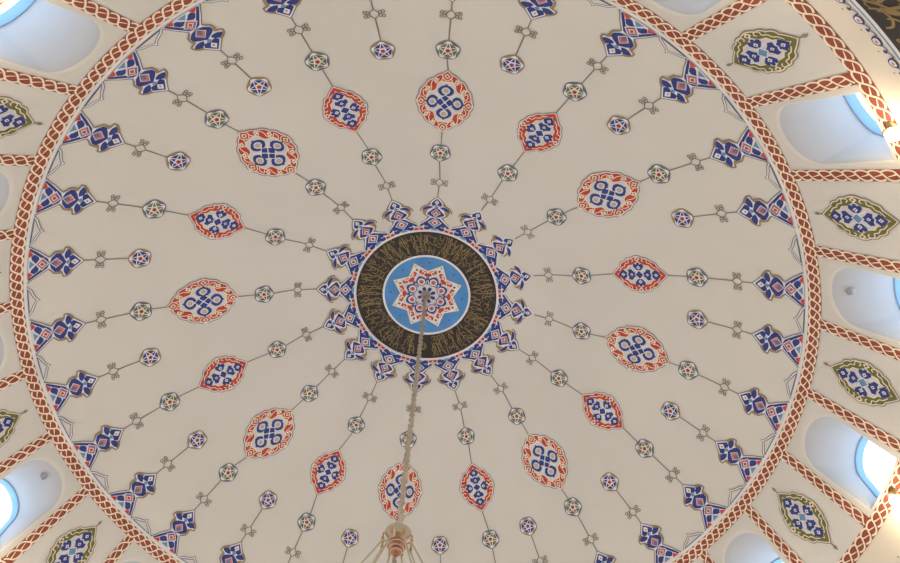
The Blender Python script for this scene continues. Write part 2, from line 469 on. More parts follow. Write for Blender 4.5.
RIG = [.502, .508, .505, .502, .506, .504, .502, .501, .501, .499, .497, .497, .497, .500, .498, .505]
RB = [.788, .792, .789, .785, .787, .786, .784, .790, .796, .788, .789, .791, .794, .793, .793, .785]
CORD = 0.0036 * S

# --- crown roundel
pm = PlanMap()
rd = empty('calligraphy_roundel'); rd.location = (CX, CY, prof[0][1])
tag(rd, 'round black and gold inscription roundel with blue centre at the crown of the dome', 'roundel')
def disc_ring(name, r0, r1, mat, lv, parent, seg=128):
    p = Paint(pm); k = p.mi(mat); nr = max(2, int((r1 - r0) / .08) + 1)
    for j in range(seg):
        for i in range(nr + 1):
            r = r0 + (r1 - r0) * i / nr; t = 2 * PI * j / seg
            p.v.append(pm(r * math.sin(t), -r * math.cos(t), p.off(lv)))
    n = nr + 1
    for j in range(seg):
        for i in range(nr):
            j2 = (j + 1) % seg; p.f.append([j * n + i, j * n + i + 1, j2 * n + i + 1, j2 * n + i]); p.fm.append(k)
    return p.build(name, parent)
disc_ring('outer_rim', .2285 * S, .2350 * S, 'white', 3, rd)
ib = disc_ring('inscription_ring', .142 * S, .2300 * S, 'band_black', 2, rd)
disc_ring('inner_rim', .1375 * S, .1445 * S, 'white', 3, rd)
bd = disc_ring('blue_field', 0.004 * S, .1390 * S, 'disc_blue', 1, rd)
# gold lettering: two interlaced tiers of tall shafts, bowls, loops and sweeps
rng = random.Random(11)
def gold_lettering(p, X, width, H, cells, lw, mat='gold_paint', lv=1, wx=1.0):
    """X(u, v) -> map coordinates, u along the line of writing (metres), v from foot to head (0..1)"""
    def st(pts, w=1.0, tp=None):
        c = crom([(a, b) for a, b in pts], 5, False)
        p.line([X(a, b) for a, b in c], lw * w, mat, lv + rng.random() * .6, taper=tp or (lambda t: .55 + .6 * math.sin(PI * min(1, t * .9 + .08))), wx=wx)
    cw = width / cells
    for i in range(cells):
        u = i * cw
        kind = rng.random()
        nsh = rng.choice((0, 1, 1, 2, 3))
        for q in range(nsh):                     # tall shafts
            x = u + cw * (q + rng.uniform(.15, .6)) / nsh; b = rng.choice((.10, .30, .42)); tp_ = rng.uniform(.84, .95); le = rng.uniform(-.45, .60) * cw
            st([(x + le + .06 * cw, tp_ - .05), (x + le, tp_), (x + le * .5, (b + tp_) / 2), (x, b + .05), (x - .07 * cw, b)], 1.15)
        for tier in (.08, .24, .42, .60, .74):
            r = rng.random(); x = u + rng.uniform(0, .5) * cw; y = tier + rng.uniform(-.04, .05)
            if r < .34:                          # open bowl with a rising end
                w = rng.uniform(.42, .75) * cw
                st([(x, y + .16), (x + .03 * cw, y + .02), (x + w * .45, y - .07), (x + w * .9, y + .01), (x + w, y + .17)], 1.2)
            elif r < .58:                        # loop with a tail
                a = .13 * cw; c = .085
                st([(x + a * 2.6, y - .07), (x + a * 1.4, y - .01), (x + a, y + c * .1), (x - a * .3, y + c * .7), (x + a * .2, y + c * 1.7), (x + a, y + c * 1.4), (x + a * 1.2, y + c * .2), (x + a * .2, y - c * .9), (x - a * 1.6, y - c * 1.1)], 1.0)
            elif r < .82:                        # long sweep
                w = rng.uniform(.7, 1.2) * cw
                st([(x, y + .06), (x + w * .2, y - .02), (x + w * .6, y), (x + w * .9, y + .05), (x + w, y + .12)], 1.15)
            else:                                # slanting kaf
                st([(x + .05 * cw, y + .28), (x + .5 * cw, y + .15), (x + .10 * cw, y + .10), (x + .55 * cw, y)], 1.0)
        for _ in range(3):                       # dots and short vowel strokes
            x = u + rng.random() * cw; y = rng.uniform(.08, .92)
            if rng.random() < .5:
                d = lw * .75; p.poly([X(x + a, y + b / H) for a, b in dia(0, 0, d, d)], mat, lv, 0)
            else: st([(x, y), (x + .10 * cw, y + .04), (x + .17 * cw, y + .05)], .7)
p = Paint(pm); p.off = lambda lv: BASE + STEP * (2 + lv); r0, r1 = .1465 * S, .2275 * S
def Xr(u, v):
    r = r0 + (r1 - r0) * v; t = -u / (.19 * S); return (r * math.sin(t + 2.96), -r * math.cos(t + 2.96))
gold_lettering(p, Xr, 2 * PI * .19 * S - .26, r1 - r0, 50, .0070)
for rr_ in (.020, .034):                         # small closing mark in the gap at the start
    c = Xr(-.13, .5); p.line(circ(c[0], c[1], rr_ * 1.6, 14), .010, 'gold_paint', 1, True)
p.build('lettering', ib)
# eight-pointed star
st8 = [( .1285 * S if i % 2 == 0 else .093 * S, math.radians(24 + 22.5 * i)) for i in range(16)]
st8 = [(r * .96, a - math.radians(3.5)) for r, a in st8]
st8 = [(r * math.sin(a), -r * math.cos(a)) for r, a in st8]
p = Paint(pm); p.poly(st8, 'outline_grey', 2); p.poly(sca(st8, .975), 'white', 3); so = p.build('star', rd)
p = Paint(pm); p.poly(sca(st8, .915), 'red', 4); p.poly(sca(st8, .72), 'white', 5, .15); p.poly(sca(st8, .68), 'field', 6, .15)
for i in range(8):
    a = math.radians(20.5 + 45 * i); T = lambda pts: [(x * math.cos(a) + y * math.sin(a), x * math.sin(a) - y * math.cos(a)) for x, y in pts]
    p.poly(T(sca(dia(0, .096, .012, .014), S)), 'white', 5, 0); p.poly(T(sca(dia(0, .096, .005, .006), S)), 'olive', 6, 0)
    for s_ in (1, -1):
        p.line(T(sca([(s_ * .004, .107), (s_ * .016, .090), (s_ * .022, .078), (s_ * .034, .074)], S)), .0034 * S, 'white', 5)
        p.line(T(sca(crom([(s_ * .012, .084), (s_ * .020, .082), (s_ * .017, .074), (s_ * .008, .075)], 4, False), S)), .003 * S, 'cream', 7)
p.build('red_border', rd)
for i in range(8):
    a = math.radians(20.5 + 45 * i); T = lambda pts: [(x * math.cos(a) + y * math.sin(a), x * math.sin(a) - y * math.cos(a)) for x, y in pts]
    p = Paint(pm)
    p.poly(T(sca(crom([(0, .072), (.014, .062), (.017, .050), (.010, .040), (0, .036), (-.010, .040), (-.017, .050), (-.014, .062)], 4), S)), 'blue', 7, 0)
    p.poly(T(sca(circ(0, .051, .0125, 12), S)), 'white', 8, 0); p.poly(T(sca(circ(0, .051, .0085, 10), S)), 'pink', 9, 0); p.poly(T(sca(circ(0, .051, .003, 8), S)), 'dark_dot', 10, 0)
    for s_ in (1, -1):
        p.poly(T(sca(leaf((s_ * .004, .034), (s_ * .022, .064), .009, s_ * -.15), S)), 'blue', 7, 0)
        p.line(T(sca([(s_ * .0, .030), (s_ * .012, .040), (s_ * .020, .052)], S)), .0022 * S, 'white', 8)
    p.poly(T(sca(leaf((0, .012), (0, .035), .012), S)), 'blue', 7, 0)
    p.build('petal', rd)
p = Paint(pm)
for i in range(8):
    a = math.radians(-1 + 45 * i); p.poly(circ(.117 * S * math.sin(a), -.117 * S * math.cos(a), .0026 * S, 10), 'blue', 3, 0)
p.build('dots', rd)

# --- lotus finials round the roundel
def lotus_in():
    mp = MeridianMap(.2345); e = empty('lotus_finial'); U = lambda pts: sca(pts, S, S * 1.07)
    B = .0448
    sh = [(0, .1155), (.0120, .1060), (.0225, .0960), (.0285, .0870), (.0400, .0825), (.0490, .0740), (.0500, .0650), (.0475, .0635), (.0405, .0640), (.0395, .0560), (.0330, .0490), (.0245, .0450), (.0300, .0345), (B, .0245), (B, -.0005)]
    p = Paint(mp); p.poly(U(mir(sh)), 'outline_grey', 1); p.build('outline', e)
    for s_ in (1, -1):
        p = Paint(mp); p.poly(U([(s_ * x, y) for x, y in [(.0200, .0905), (.0285, .0850), (.0395, .0803), (.0470, .0730), (.0478, .0665), (.0385, .0625), (.0372, .0565), (.0310, .0503), (.0225, .0465), (.0180, .0600)]]), 'ochre', 1.6, 0)
        p.build('back_leaf', e)
    w = [(0, .1122), (.0110, .1030), (.0205, .0925), (.0185, .0855), (.0330, .0800), (.0462, .0685), (.0455, .0655), (.0330, .0680), (.0245, .0700), (.0300, .0560), (.0290, .0515), (.0165, .0450), (.0265, .0350), (B, .0215), (B, 0)]
    p = Paint(mp); p.poly(U(mir(w)), 'white', 2); p.build('white_ground', e)
    p = Paint(mp)
    p.poly(U(mir([(0, .1075), (.0100, .0985), (.0165, .0905), (.0120, .0820), (0, .0865)])), 'blue', 3, 0)
    p.poly(U(dia(0, .0945, .0070, .0085)), 'white', 4, 0); p.poly(U(dia(0, .0940, .0028, .003)), 'ochre', 5, 0)
    p.poly(U(dia(0, .0800, .0070, .0055)), 'light_blue', 4, 0)
    p.build('bud', e)
    for s_ in (1, -1):
        p = Paint(mp); p.poly(U(leaf((s_ * .0100, .0790), (s_ * .0440, .0672), .0105, s_ * .08)), 'blue', 4, 0); p.build('leaf', e)
    p = Paint(mp)
    p.poly(U(mir([(0, .0770), (.0095, .0730), (.0150, .0670), (.0260, .0580), (.0255, .0530), (.0120, .0462), (0, .0440)])), 'blue', 3, 0)
    p.poly(U(dia(0, .0590, .0150, .0150)), 'white', 4, 0); p.poly(U(dia(0, .0590, .0125, .0125)), 'red', 5, 0); p.poly(U(dia(0, .0570, .008, .0085)), 'field', 6, 0)
    p.poly(U(dia(0, .0555, .004, .005)), 'slate', 7, 0)
    p.build('heart', e)
    p = Paint(mp)
    p.poly(U(mir([(0, .0440), (.0145, .0410), (.0245, .0320), (B, .0185), (B, .0120), (.0300, .0170), (.0340, .0020), (0, .0015)])), 'blue', 3, 0)
    p.poly(U(dia(0, .0270, .0215, .0165)), 'white', 4, 0); p.poly(U(dia(0, .0270, .0180, .0138)), 'slate', 5, 0)
    p.poly(U(mir([(0, .0390), (.010, .0320), (.004, .031), (0, .0345)])), 'pink', 6, 0)
    p.poly(U(dia(0, .0270, .0100, .0095)), 'white', 6, 0); p.poly(U(dia(0, .0270, .0058, .0058)), 'red', 7, 0)
    p.poly(U(mir([(0, .0120), (.0120, .0020), (.006, .001)])), 'light_blue', 5, 0)
    for s_ in (1, -1):
        p.poly(U([(s_ * x, y) for x, y in [(B, .0080), (.0360, .0100), (.0320, .0010), (B, .0010)]]), 'red', 5, 0)
        p.line(U([(s_ * B, .0095), (s_ * .0350, .0118), (s_ * .0300, .0010)]), .0020 * S, 'white', 6)
        p.line(U([(s_ * .0190, .0140), (s_ * .0300, .0130), (s_ * .0350, .0180)]), .0018 * S, 'white', 6)
    p.build('base', e)
    return e, mp
TIP = []
src, mp = lotus_in()
for k in range(16):
    o = src if k == 0 else dup(src)
    mp.place(o, AZC[k], 0, (CX, CY))
    v = o.location + Matrix.Rotation(AZC[k], 3, 'Z') @ mp(0, .1150 * 1.07 * S, 0); TIP.append((s_az(v)[0], near(s_az(v)[1], AZC[k])))
    tag(o, 'blue lotus on the roundel, pointing at the ' + med_ref(k), 'lotus ornament', 'lotuses round the central roundel')

# --- lotuses standing on the upper braided band
def lotus_out():
    mp = MeridianMap(.9778); e = empty('lotus_palmette')
    ky = -S * 1.03; U = lambda pts: [(x * S, y * ky) for x, y in pts]
    sh = [(0, .1260), (.0080, .1180), (.0155, .1104), (.0255, .1010), (.0345, .0960), (.0425, .0880), (.0440, .0780), (.0405, .0765), (.0330, .0745), (.0335, .0640), (.0320, .0560), (.0250, .0505), (.0190, .0450), (.0250, .0375), (.0355, .0250), (.0440, .0120), (.0515, .0030), (.0515, 0)]
    p = Paint(mp); p.poly(U(mir(sh)), 'outline_grey', 1); p.build('outline', e)
    for s_ in (1, -1):
        p = Paint(mp); p.poly(U([(s_ * x, y) for x, y in [(.0180, .1000), (.0255, .0983), (.0335, .0937), (.0400, .0868), (.0412, .0795), (.0305, .0765), (.0308, .0640), (.0295, .0575), (.0230, .0525), (.0170, .0700)]]), 'ochre', 1.6, 0); p.build('back_leaf', e)
    w = [(0, .1222), (.0070, .1150), (.0140, .1078), (.0225, .0990), (.0200, .0930), (.0260, .0915), (.0370, .0868), (.0395, .0800), (.0280, .0770), (.0230, .0740), (.0275, .0640), (.0270, .0585), (.0210, .0535), (.0150, .0455), (.0215, .0370), (.0335, .0235), (.0415, .0105), (.0485, .0010), (.0485, 0)]
    p = Paint(mp); p.poly(U(mir(w)), 'white', 2); p.build('white_ground', e)
    p = Paint(mp)
    p.poly(U(mir([(0, .1170), (.0112, .1062), (.0200, .0970), (.0150, .0890), (.0080, .0890), (0, .0925)])), 'blue', 3, 0)
    p.poly(U(dia(0, .1025, .0085, .0095)), 'white', 4, 0); p.poly(U(dia(0, .1015, .0028, .0032)), 'ochre', 5, 0); p.poly(U(dia(0, .0870, .0065, .0055)), 'light_blue', 4, 0)
    p.build('bud', e)
    for s_ in (1, -1):
        p = Paint(mp); p.poly(U(leaf((s_ * .0090, .0815), (s_ * .0380, .0850), .0145, s_ * .08)), 'blue', 4, 0); p.build('leaf', e)
    p = Paint(mp)
    p.poly(U(mir([(0, .0840), (.0090, .0790), (.0160, .0760), (.0262, .0690), (.0268, .0598), (.0150, .0505), (0, .0470)])), 'blue', 3, 0)
    p.poly(U(dia(0, .0615, .0145, .0142)), 'white', 4, 0); p.poly(U(dia(0, .0615, .0125, .0125)), 'pink', 5, 0); p.poly(U(dia(0, .0580, .0075, .0085)), 'slate', 6, 0)
    p.build('heart', e)
    p = Paint(mp)
    p.poly(U(mir([(0, .0470), (.0135, .0425), (.0240, .0300), (.0350, .0170), (.0455, .0025), (.0400, .0020), (.0285, .0150), (.0235, .0210), (.0200, .0250), (0, .0440)])), 'blue', 3, 0)
    for s_ in (1, -1): p.poly(U([(s_ * x, y) for x, y in [(.0015, .0175), (.0130, .0245), (.0200, .0228), (.0275, .0140), (.0235, .0090), (.0190, .0025), (.0100, .0105)]]), 'blue', 3, 0)
    p.poly(U(dia(0, .0310, .0185, .0150)), 'white', 4, 0); p.poly(U(dia(0, .0310, .0155, .0122)), 'pink', 5, 0)
    p.poly(U([(0, .0430), (.0150, .031), (.0, .033)]), 'slate', 6, 0); p.poly(U([(0, .019), (-.0150, .031), (0, .029)]), 'slate', 6, 0)
    p.poly(U(dia(0, .0300, .0085, .0075)), 'white', 7, 0); p.poly(U(dia(0, .0300, .0055, .0050)), 'red', 8, 0)
    p.poly(U(mir([(0, .0150), (.0060, .0090), (.0150, .0010)])), 'light_blue', 3.5, 0)
    for s_ in (1, -1):
        p.poly(U([(s_ * x, y) for x, y in [(.0205, .0010), (.0270, .0115), (.0410, .0010)]]), 'red', 5, 0)
        p.line(U(crom([(s_ * .0, .0165), (s_ * .0100, .0100), (s_ * .0170, .0010)], 4, False)), .0020 * S, 'white', 6)
    p.build('base', e)
    return e, mp
src, mp = lotus_out()
for m in range(32):
    k = m // 2; o = src if m == 0 else dup(src)
    if m % 2 == 0: mp.place(o, AZL[k]); tag(o, 'blue lotus on the braided band beyond the ' + med_ref(k), 'lotus ornament', 'lotuses on the braided band')
    else: mp.place(o, AZB[k]); tag(o, 'blue lotus on the band, clockwise of the ' + med_ref(k), 'lotus ornament', 'lotuses on the braided band')
def cusp():
    mp = MeridianMap(.9778); e = empty('scalloped_cusp'); U = lambda pts: [(x * S, -y * S) for x, y in pts]
    sh = [(0, .0290), (.006, .0215), (.018, .0165), (.030, .0120), (.0425, .0010), (.0425, 0)]
    p = Paint(mp); p.poly(U(mir(sh)), 'outline_grey', 1); p.build('outline', e)
    p = Paint(mp); p.poly(U(mir([(0, .0262), (.005, .0195), (.018, .0140), (.029, .0098), (.0395, .0006)])), 'white', 2); p.build('white_ground', e)
    p = Paint(mp); p.poly(U(mir([(0, .0205), (.006, .0160), (.017, .0108), (.027, .0072), (.0360, .0004)])), 'slate', 3); p.poly(U(mir([(0, .0178), (.006, .0138), (.016, .0088), (.0245, .0056), (.0300, .0028)])), 'plaster', 4); p.build('blue_line', e)
    return e, mp
src, mp = cusp()
for m in range(32):
    k = m // 2; o = src if m == 0 else dup(src)
    a = (AZL[k] + AZB[k]) / 2 if m % 2 == 0 else (AZB[k] + (AZL[(k + 1) % 16] + (2 * PI if k == 15 else 0))) / 2
    mp.place(o, a)
    tag(o, '%s white cusp along the band clockwise of the %s' % ('first' if m % 2 == 0 else 'second', med_ref(k)), 'cusp', 'white cusps between the band lotuses')

# --- bow knots on the cords
def knot(r_ref, y_in, y_out, name='bow_knot'):      # cord runs from y_in (towards crown) to y_out
    mp = MeridianMap(r_ref); e = empty(name); p = Paint(mp); q = .0026 * S
    p.line(sca(crom([(0, -.0125), (.0065, -.0075), (.0105, 0), (.0065, .0075), (0, .0125), (-.0065, .0075), (-.0105, 0), (-.0065, -.0075)], 4), S), q, 'outline_grey', 1, True)
    p.build('ring', e)
    for s_ in (1, -1):
        p = Paint(mp)
        for x, y in ((.0140, .0046), (.0140, -.0046), (.0205, .0062), (.0205, -.0062)): p.line(circ(s_ * x * S, y * S, .0040 * S, 10), q * .9, 'outline_grey', 1, True)
        p.build('loop', e)
    return e, mp
RR = .0305 * S
sr = s_of_r
src, mp = knot(.4035, 0, 0); KI = []
for k in range(16):
    o = src if k == 0 else dup(src); KI.append(o)
    t = (sr(.4035) - sr(.354)) / (sr(.502) - sr(.354)); a = TIP[k][1] + (AZI[k] - TIP[k][1]) * t
    mp.place(o, a, 0, (CX * .35, CY * .35))
    tag(o, 'grey knot near the roundel pointing at the ' + med_ref(k), 'knot ornament', 'bow knots near the roundel')
for k, o in enumerate(KI):
    sk, ak = s_az(o.location); ak = near(ak, AZI[k])
    cord(o, TIP[k][0] - .005, TIP[k][1], sk - .0125 * S, ak); cord(o, sk + .0125 * S, ak, sr(RIG[k]) - RR, AZI[k])
src, mp = knot(.8665, 0, 0); KO = []
for m in range(32):
    k = m // 2; o = src if m == 0 else dup(src); KO.append(o)
    if m % 2 == 0: mp.place(o, (AZO[k] + AZL[k]) / 2); tag(o, 'grey bow knot beyond the ' + med_ref(k), 'knot ornament', 'bow knots near the braided band')
    else: mp.place(o, AZB[k]); tag(o, 'grey knot on the short cord clockwise of the ' + med_ref(k), 'knot ornament', 'bow knots near the braided band')
for m, o in enumerate(KO):
    k = m // 2; r_in = ROG[k] if m % 2 == 0 else RB[k]; a0 = AZO[k] if m % 2 == 0 else AZB[k]; a1 = AZL[k] if m % 2 == 0 else AZB[k]
    cord(o, sr(r_in) + RR * .95, a0, sr(.8665) - .0125 * S, (a0 + a1) / 2); cord(o, sr(.8665) + .0125 * S, (a0 + a1) / 2, sr(.8985), a1)

# --- rosettes
def rosette(r_ref, petal, back, name, flip):
    mp = MeridianMap(r_ref); e = empty(name); F = lambda pts: sca(pts, S * flip)
    five = lambda r, a0=0: [(r * math.sin(a0 + 2 * PI * i / 5), r * math.cos(a0 + 2 * PI * i / 5)) for i in range(5)]
    body = [((.0245 + .0036 * math.cos(5 * t)) * math.sin(t), (.0245 + .0036 * math.cos(5 * t)) * math.cos(t)) for t in [2 * PI * i / 50 for i in range(50)]]
    rim = [((.0296 + .0010 * math.cos(5 * t)) * math.sin(t), (.0296 + .0010 * math.cos(5 * t)) * math.cos(t)) for t in [2 * PI * i / 50 for i in range(50)]]
    p = Paint(mp); p.poly(F(rim), 'outline_grey', 1); p.build('outline', e)
    p = Paint(mp); p.poly(F(sca(rim, .945)), back, 2); p.build('back_lobes', e)
    p = Paint(mp); p.poly(F(body), 'white', 3); p.build('white_ground', e)
    pol = lambda r, a: (r * math.sin(a), r * math.cos(a))
    shrink = lambda pts, f: [(sum(q[0] for q in pts) / len(pts) * (1 - f) + x * f, sum(q[1] for q in pts) / len(pts) * (1 - f) + y * f) for x, y in pts]
    for i in range(5):
        a = 2 * PI * i / 5; h = PI / 5; ro, ri = .0252, .0094
        p = Paint(mp); p.poly(F(shrink([pol(ro, a), pol(ri, a + h), pol(ri, a - h)], .74)), petal, 4, 0); p.build('petal', e)
        p = Paint(mp); p.poly(F(shrink([pol(ro, a), pol(.0212, a + h), pol(ro, a + 2 * h), pol(ri, a + h)], .76)), petal, 4, 0); p.build('petal', e)
    p = Paint(mp)
    star = [(r * math.sin(PI * i / 5), r * math.cos(PI * i / 5)) for i in range(10) for r in ((.0060 if i % 2 else .0085),)]
    p.poly(F(star), 'white', 5, 0); p.poly(F(five(.0064, PI / 5)), 'red', 6, 0); p.poly(F(five(.0026, 0)), 'dark_dot', 7, 0); p.build('centre', e)
    return e, mp
src, mp = rosette(.5025, 'olive', 'slate', 'green_rosette', -1)
for k in range(16):
    o = src if k == 0 else dup(src); mp.place(o, AZI[k], RIG[k] - .5025)
    tag(o, 'green rosette on the roundel side of the ' + med_ref(k), 'rosette', 'green rosettes near the roundel')
src, mp = rosette(.7895, 'olive', 'slate', 'green_rosette', 1)
for k in range(16):
    o = src if k == 0 else dup(src); mp.place(o, AZO[k], ROG[k] - .7895)
    tag(o, 'green rosette on the outer side of the ' + med_ref(k), 'rosette', 'green rosettes beyond the medallions')
src, mp = rosette(.7895, 'blue', 'ochre', 'blue_rosette', 1)
for k in range(16):
    o = src if k == 0 else dup(src); mp.place(o, AZB[k], RB[k] - .7895)
    tag(o, 'blue rosette on the short cord clockwise of the ' + med_ref(k), 'rosette', 'blue rosettes on the short cords')

# --- medallions
def outline_of(anch, bulge, hw, hl, d=0.0):
    q = arcs(anch, bulge, 7, False) + [anch[-1]]
    left = [(-x, y) for x, y in reversed(q)]                      # symmetric half: top tip round the right to the bottom
    right = q; low = [(x, -y) for x, y in reversed(q)]
    h = right + low[1:] if abs(right[-1][1]) < 1e-6 else right + arcs([right[-1], low[0]], [bulge[-1]], 7, False) + low
    full = mir(h)
    return [(x * (hw - d), y * (hl - d)) for x, y in full]
def medallion_large(r_ref):
    mp = MeridianMap(r_ref); e = empty('large_medallion'); hw, hl = .0775 * S, .1065 * S
    an = [(0, 1), (.16, .875), (.43, .72), (.725, .475), (.90, .20)]; bu = [-.04, .10, .17, .18, .22]
    N = lambda pts: [(x * hw, y * hl) for x, y in pts]
    O = lambda d: outline_of(an, bu, hw, hl, d * S)
    p = Paint(mp); p.poly(O(0), 'outline_grey', 1); p.build('outline', e)
    p = Paint(mp); p.poly(O(.0030), 'white', 2); p.build('white_edge', e)
    p = Paint(mp); p.poly(O(.0066), 'red', 3); rb_ = p.build('red_border', e)
    # pale field with a wavy rim
    fld = []
    for i in range(96):
        t = 2 * PI * i / 96; r = .575 + .040 * math.cos(8 * t + PI) + .055 * math.cos(4 * t); fld.append((r * math.sin(t), r * math.cos(t)))
    p = Paint(mp); p.poly(N(sca(fld, 1.07)), 'cream', 4); p.poly(N(fld), 'field', 5); p.build('field', e)
    p = Paint(mp)
    fl_ = [(0, .80, .20), (0, -.80, .20), (.80, 0, .20), (-.80, 0, .20)] + [(sx * x, sy * y, r) for x, y, r in ((.33, .66, .11), (.60, .40, .12)) for sx in (1, -1) for sy in (1, -1)]
    for x, y, r in fl_:
        big = r > .15; rx, ry = r, r * .75
        if big: p.line(N(crom([(x, y + ry * .95), (x + rx * .8, y), (x, y - ry * .95), (x - rx * .8, y)], 5)), .0026 * S, 'cream', 5, True)
        p.poly(N(dia(x, y, rx * .50, ry * .58)) if big else N(rota(dia(0, 0, rx * .9, ry * .9), .5, (x, y))), 'cream', 6, 0)
        p.poly(N(circ(x, y, rx * .22, 8, ry * .22)), 'olive' if big else 'dark_dot', 7, 0)
    for sx in (1, -1):
        for sy in (1, -1):
            Q = lambda pts: N([(sx * x, sy * y) for x, y in pts])
            p.line(Q(crom([(.12, .76), (.22, .58), (.33, .56), (.44, .66), (.50, .52), (.48, .38), (.60, .28), (.72, .34), (.74, .22), (.66, .13)], 4, False)), .0026 * S, 'cream', 4.5)
    p.build('scrollwork', rb_)
    for ang in range(4):
        vert = ang % 2 == 0; sg = 1 if ang < 2 else -1
        # petal coordinates in metres, along +v
        Lp = .105; a0 = .014
        def P_(pts): return [((0, 0) if False else ((x * S, sg * y * S) if vert else (sg * y * S * .86, x * S * 1.05))) for x, y in pts]
        p = Paint(mp)
        p.poly(P_(mir([(0, .0610), (.0035, .0560), (.0120, .0520), (.0200, .0430), (.0205, .0330), (.0140, .0240), (.0060, .0200), (0, .0130)])), 'blue', 6, 0)
        p.poly(P_(mir([(0, .0500), (.0075, .0465), (.0118, .0395), (.0090, .0310), (0, .0240)])), 'field', 7, 0)
        pe = p.build('petal', e)
        p = Paint(mp); p.poly(P_(circ(0, .0385, .0064, 10)), 'dish_tan', 8, 0); p.poly(P_(circ(0, .0385, .0030, 8)), 'cream', 9, 0); p.poly(P_(circ(0, .0385, .0018, 6)), 'red', 10, 0); p.build('bud', pe)
    p = Paint(mp)
    p.poly(sca(dia(0, 0, .0240, .0240), S), 'blue', 6, 0); p.poly(sca(dia(0, 0, .0060, .0060), S), 'light_blue', 7, 0)
    for s_ in (1, -1):
        p.line(sca(crom([(-.028, s_ * .030), (-.010, s_ * .012), (.010, -s_ * .012), (.028, -s_ * .030)], 5, False), S), .0026 * S, 'white', 8)
        p.line(sca([(-.020, s_ * .0070), (0, s_ * .0250)], S), .0018 * S, 'white', 8); p.line(sca([(.020, s_ * .0070), (0, s_ * .0250)], S), .0018 * S, 'white', 8)
    p.build('centre', e)
    return e, mp, hl
def small_body(mp, e, hw, hl, an, bu, band, out_w, edge):
    N = lambda pts: [(x * hw, y * hl) for x, y in pts]
    O = lambda d: outline_of(an, bu, hw, hl, d * S)
    p = Paint(mp); p.poly(O(0), 'outline_grey', 1); p.build('outline', e)
    p = Paint(mp); p.poly(O(out_w), 'white' if band == 'red' else 'cream', 2); p.build('white_edge', e)
    p = Paint(mp); p.poly(O(edge), band, 3); rb_ = p.build('red_border' if band == 'red' else 'green_border', e)
    fq = [(0, .80), (.17, .61), (.24, .60), (.30, .44), (.46, .36), (.50, .19), (.68, 0)]
    p = Paint(mp); p.poly(N(mir4(fq)), 'cream', 4); p.poly(N(mir4([(x * .92, y * .945) for x, y in fq])), 'field', 5); p.build('field', e)
    p = Paint(mp)
    for sx in (1, -1):
        for sy in (1, -1):
            Q = lambda pts: N([(sx * x, sy * y) for x, y in pts])
            p.line(Q(crom([(.16, .70), (.34, .60), (.40, .50), (.54, .44), (.60, .32), (.74, .32), (.80, .22), (.72, .15), (.64, .20)], 4, False)), .0025 * S, 'cream', 4.6)
        p.poly(N(dia(sx * .78, 0, .13, .10)), 'cream', 5, 0); p.poly(N(circ(sx * .78, 0, .045, 8, .035)), 'dark_dot', 6, 0)
    p.build('scrollwork', rb_)
    for sg in (1, -1):
        Q = lambda pts: N([(x, sg * y) for x, y in pts])
        p = Paint(mp); p.poly(Q(mir([(0, .76), (.27, .56), (.16, .49), (.10, .43), (0, .46)])), 'blue', 6, 0); p.poly(Q(dia(0, .58, .09, .07)), 'white', 7, 0); p.poly(Q(circ(0, .58, .035, 8, .028)), 'ochre', 8, 0)
        p.build('tip_petal', e)
        p = Paint(mp); p.poly(Q(mir([(0, .42), (.10, .38), (.24, .40), (.28, .28), (.14, .20), (.06, .12), (0, .13)])), 'blue', 6, 0); p.poly(Q(dia(0, .275, .08, .06)), 'white', 7, 0); p.poly(Q(circ(0, .275, .03, 8, .024)), 'dark_dot', 8, 0)
        p.build('inner_petal', e)
        Q = lambda pts: N([(sg * y, x) for x, y in pts])
        p = Paint(mp); p.poly(Q(mir([(0, .20), (.08, .24), (.18, .40), (.17, .52), (.10, .56), (.06, .50), (.04, .60), (0, .62)])), 'blue', 6, 0); p.poly(Q(dia(0, .36, .07, .10)), 'white', 7, 0); p.poly(Q(circ(0, .36, .024, 8, .03)), 'dark_dot', 8, 0)
        p.line(Q([(-.24, .30), (-.06, .18), (.06, .18), (.24, .30)]), .0026 * S, 'white', 7)
        p.build('side_petal', e)
    p = Paint(mp); p.poly(N(dia(0, 0, .25, .17)), 'white', 7, 0); p.poly(N(dia(0, 0, .20, .135)), 'blue' if band == 'red' else 'light_blue', 8, 0)
    p.build('centre', e)
srcL, mpL, hl = medallion_large(.655)
mpS = MeridianMap(.655); srcS = empty('small_medallion'); hwS, hlS = .0640 * S, .0830 * S
small_body(mpS, srcS, hwS, hlS, [(0, 1), (.42, .68), (.70, .45), (.86, .22)], [.03, .20, .20, .24], 'red', .0026, .0060)
MED = []
for k in range(16):
    big = k % 2 == 0; s0 = srcL if big else srcS
    o = s0 if k < 2 else dup(s0); (mpL if big else mpS).place(o, AZM[k], RL[k] - .655); MED.append(o)
    if k == 8: lab = 'large red medallion with blue quatrefoil, behind the chandelier chain'
    else: lab = '%s, %s clockwise from the chandelier chain' % ('large red medallion with blue quatrefoil' if big else 'small red medallion with blue lozenges', med_ref(k).split()[0])
    tag(o, lab, 'medallion', 'large red medallions' if big else 'small red medallions')
for k, o in enumerate(MED):
    h = (hl if k % 2 == 0 else hlS) * .98
    cord(o, sr(RIG[k]) + RR * .95, AZI[k], sr(RL[k]) - h, AZM[k]); cord(o, sr(RL[k]) + h, AZM[k], sr(ROG[k]) - RR * .95, AZO[k])
mpG = MeridianMap(1.0528); srcG = empty('green_medallion'); hwG, hlG = .0570 * S, .0840 * S
small_body(mpG, srcG, hwG, hlG, [(0, 1), (.43, .69), (.71, .46), (.87, .22)], [.03, .20, .20, .24], 'olive', .0026, .0058)
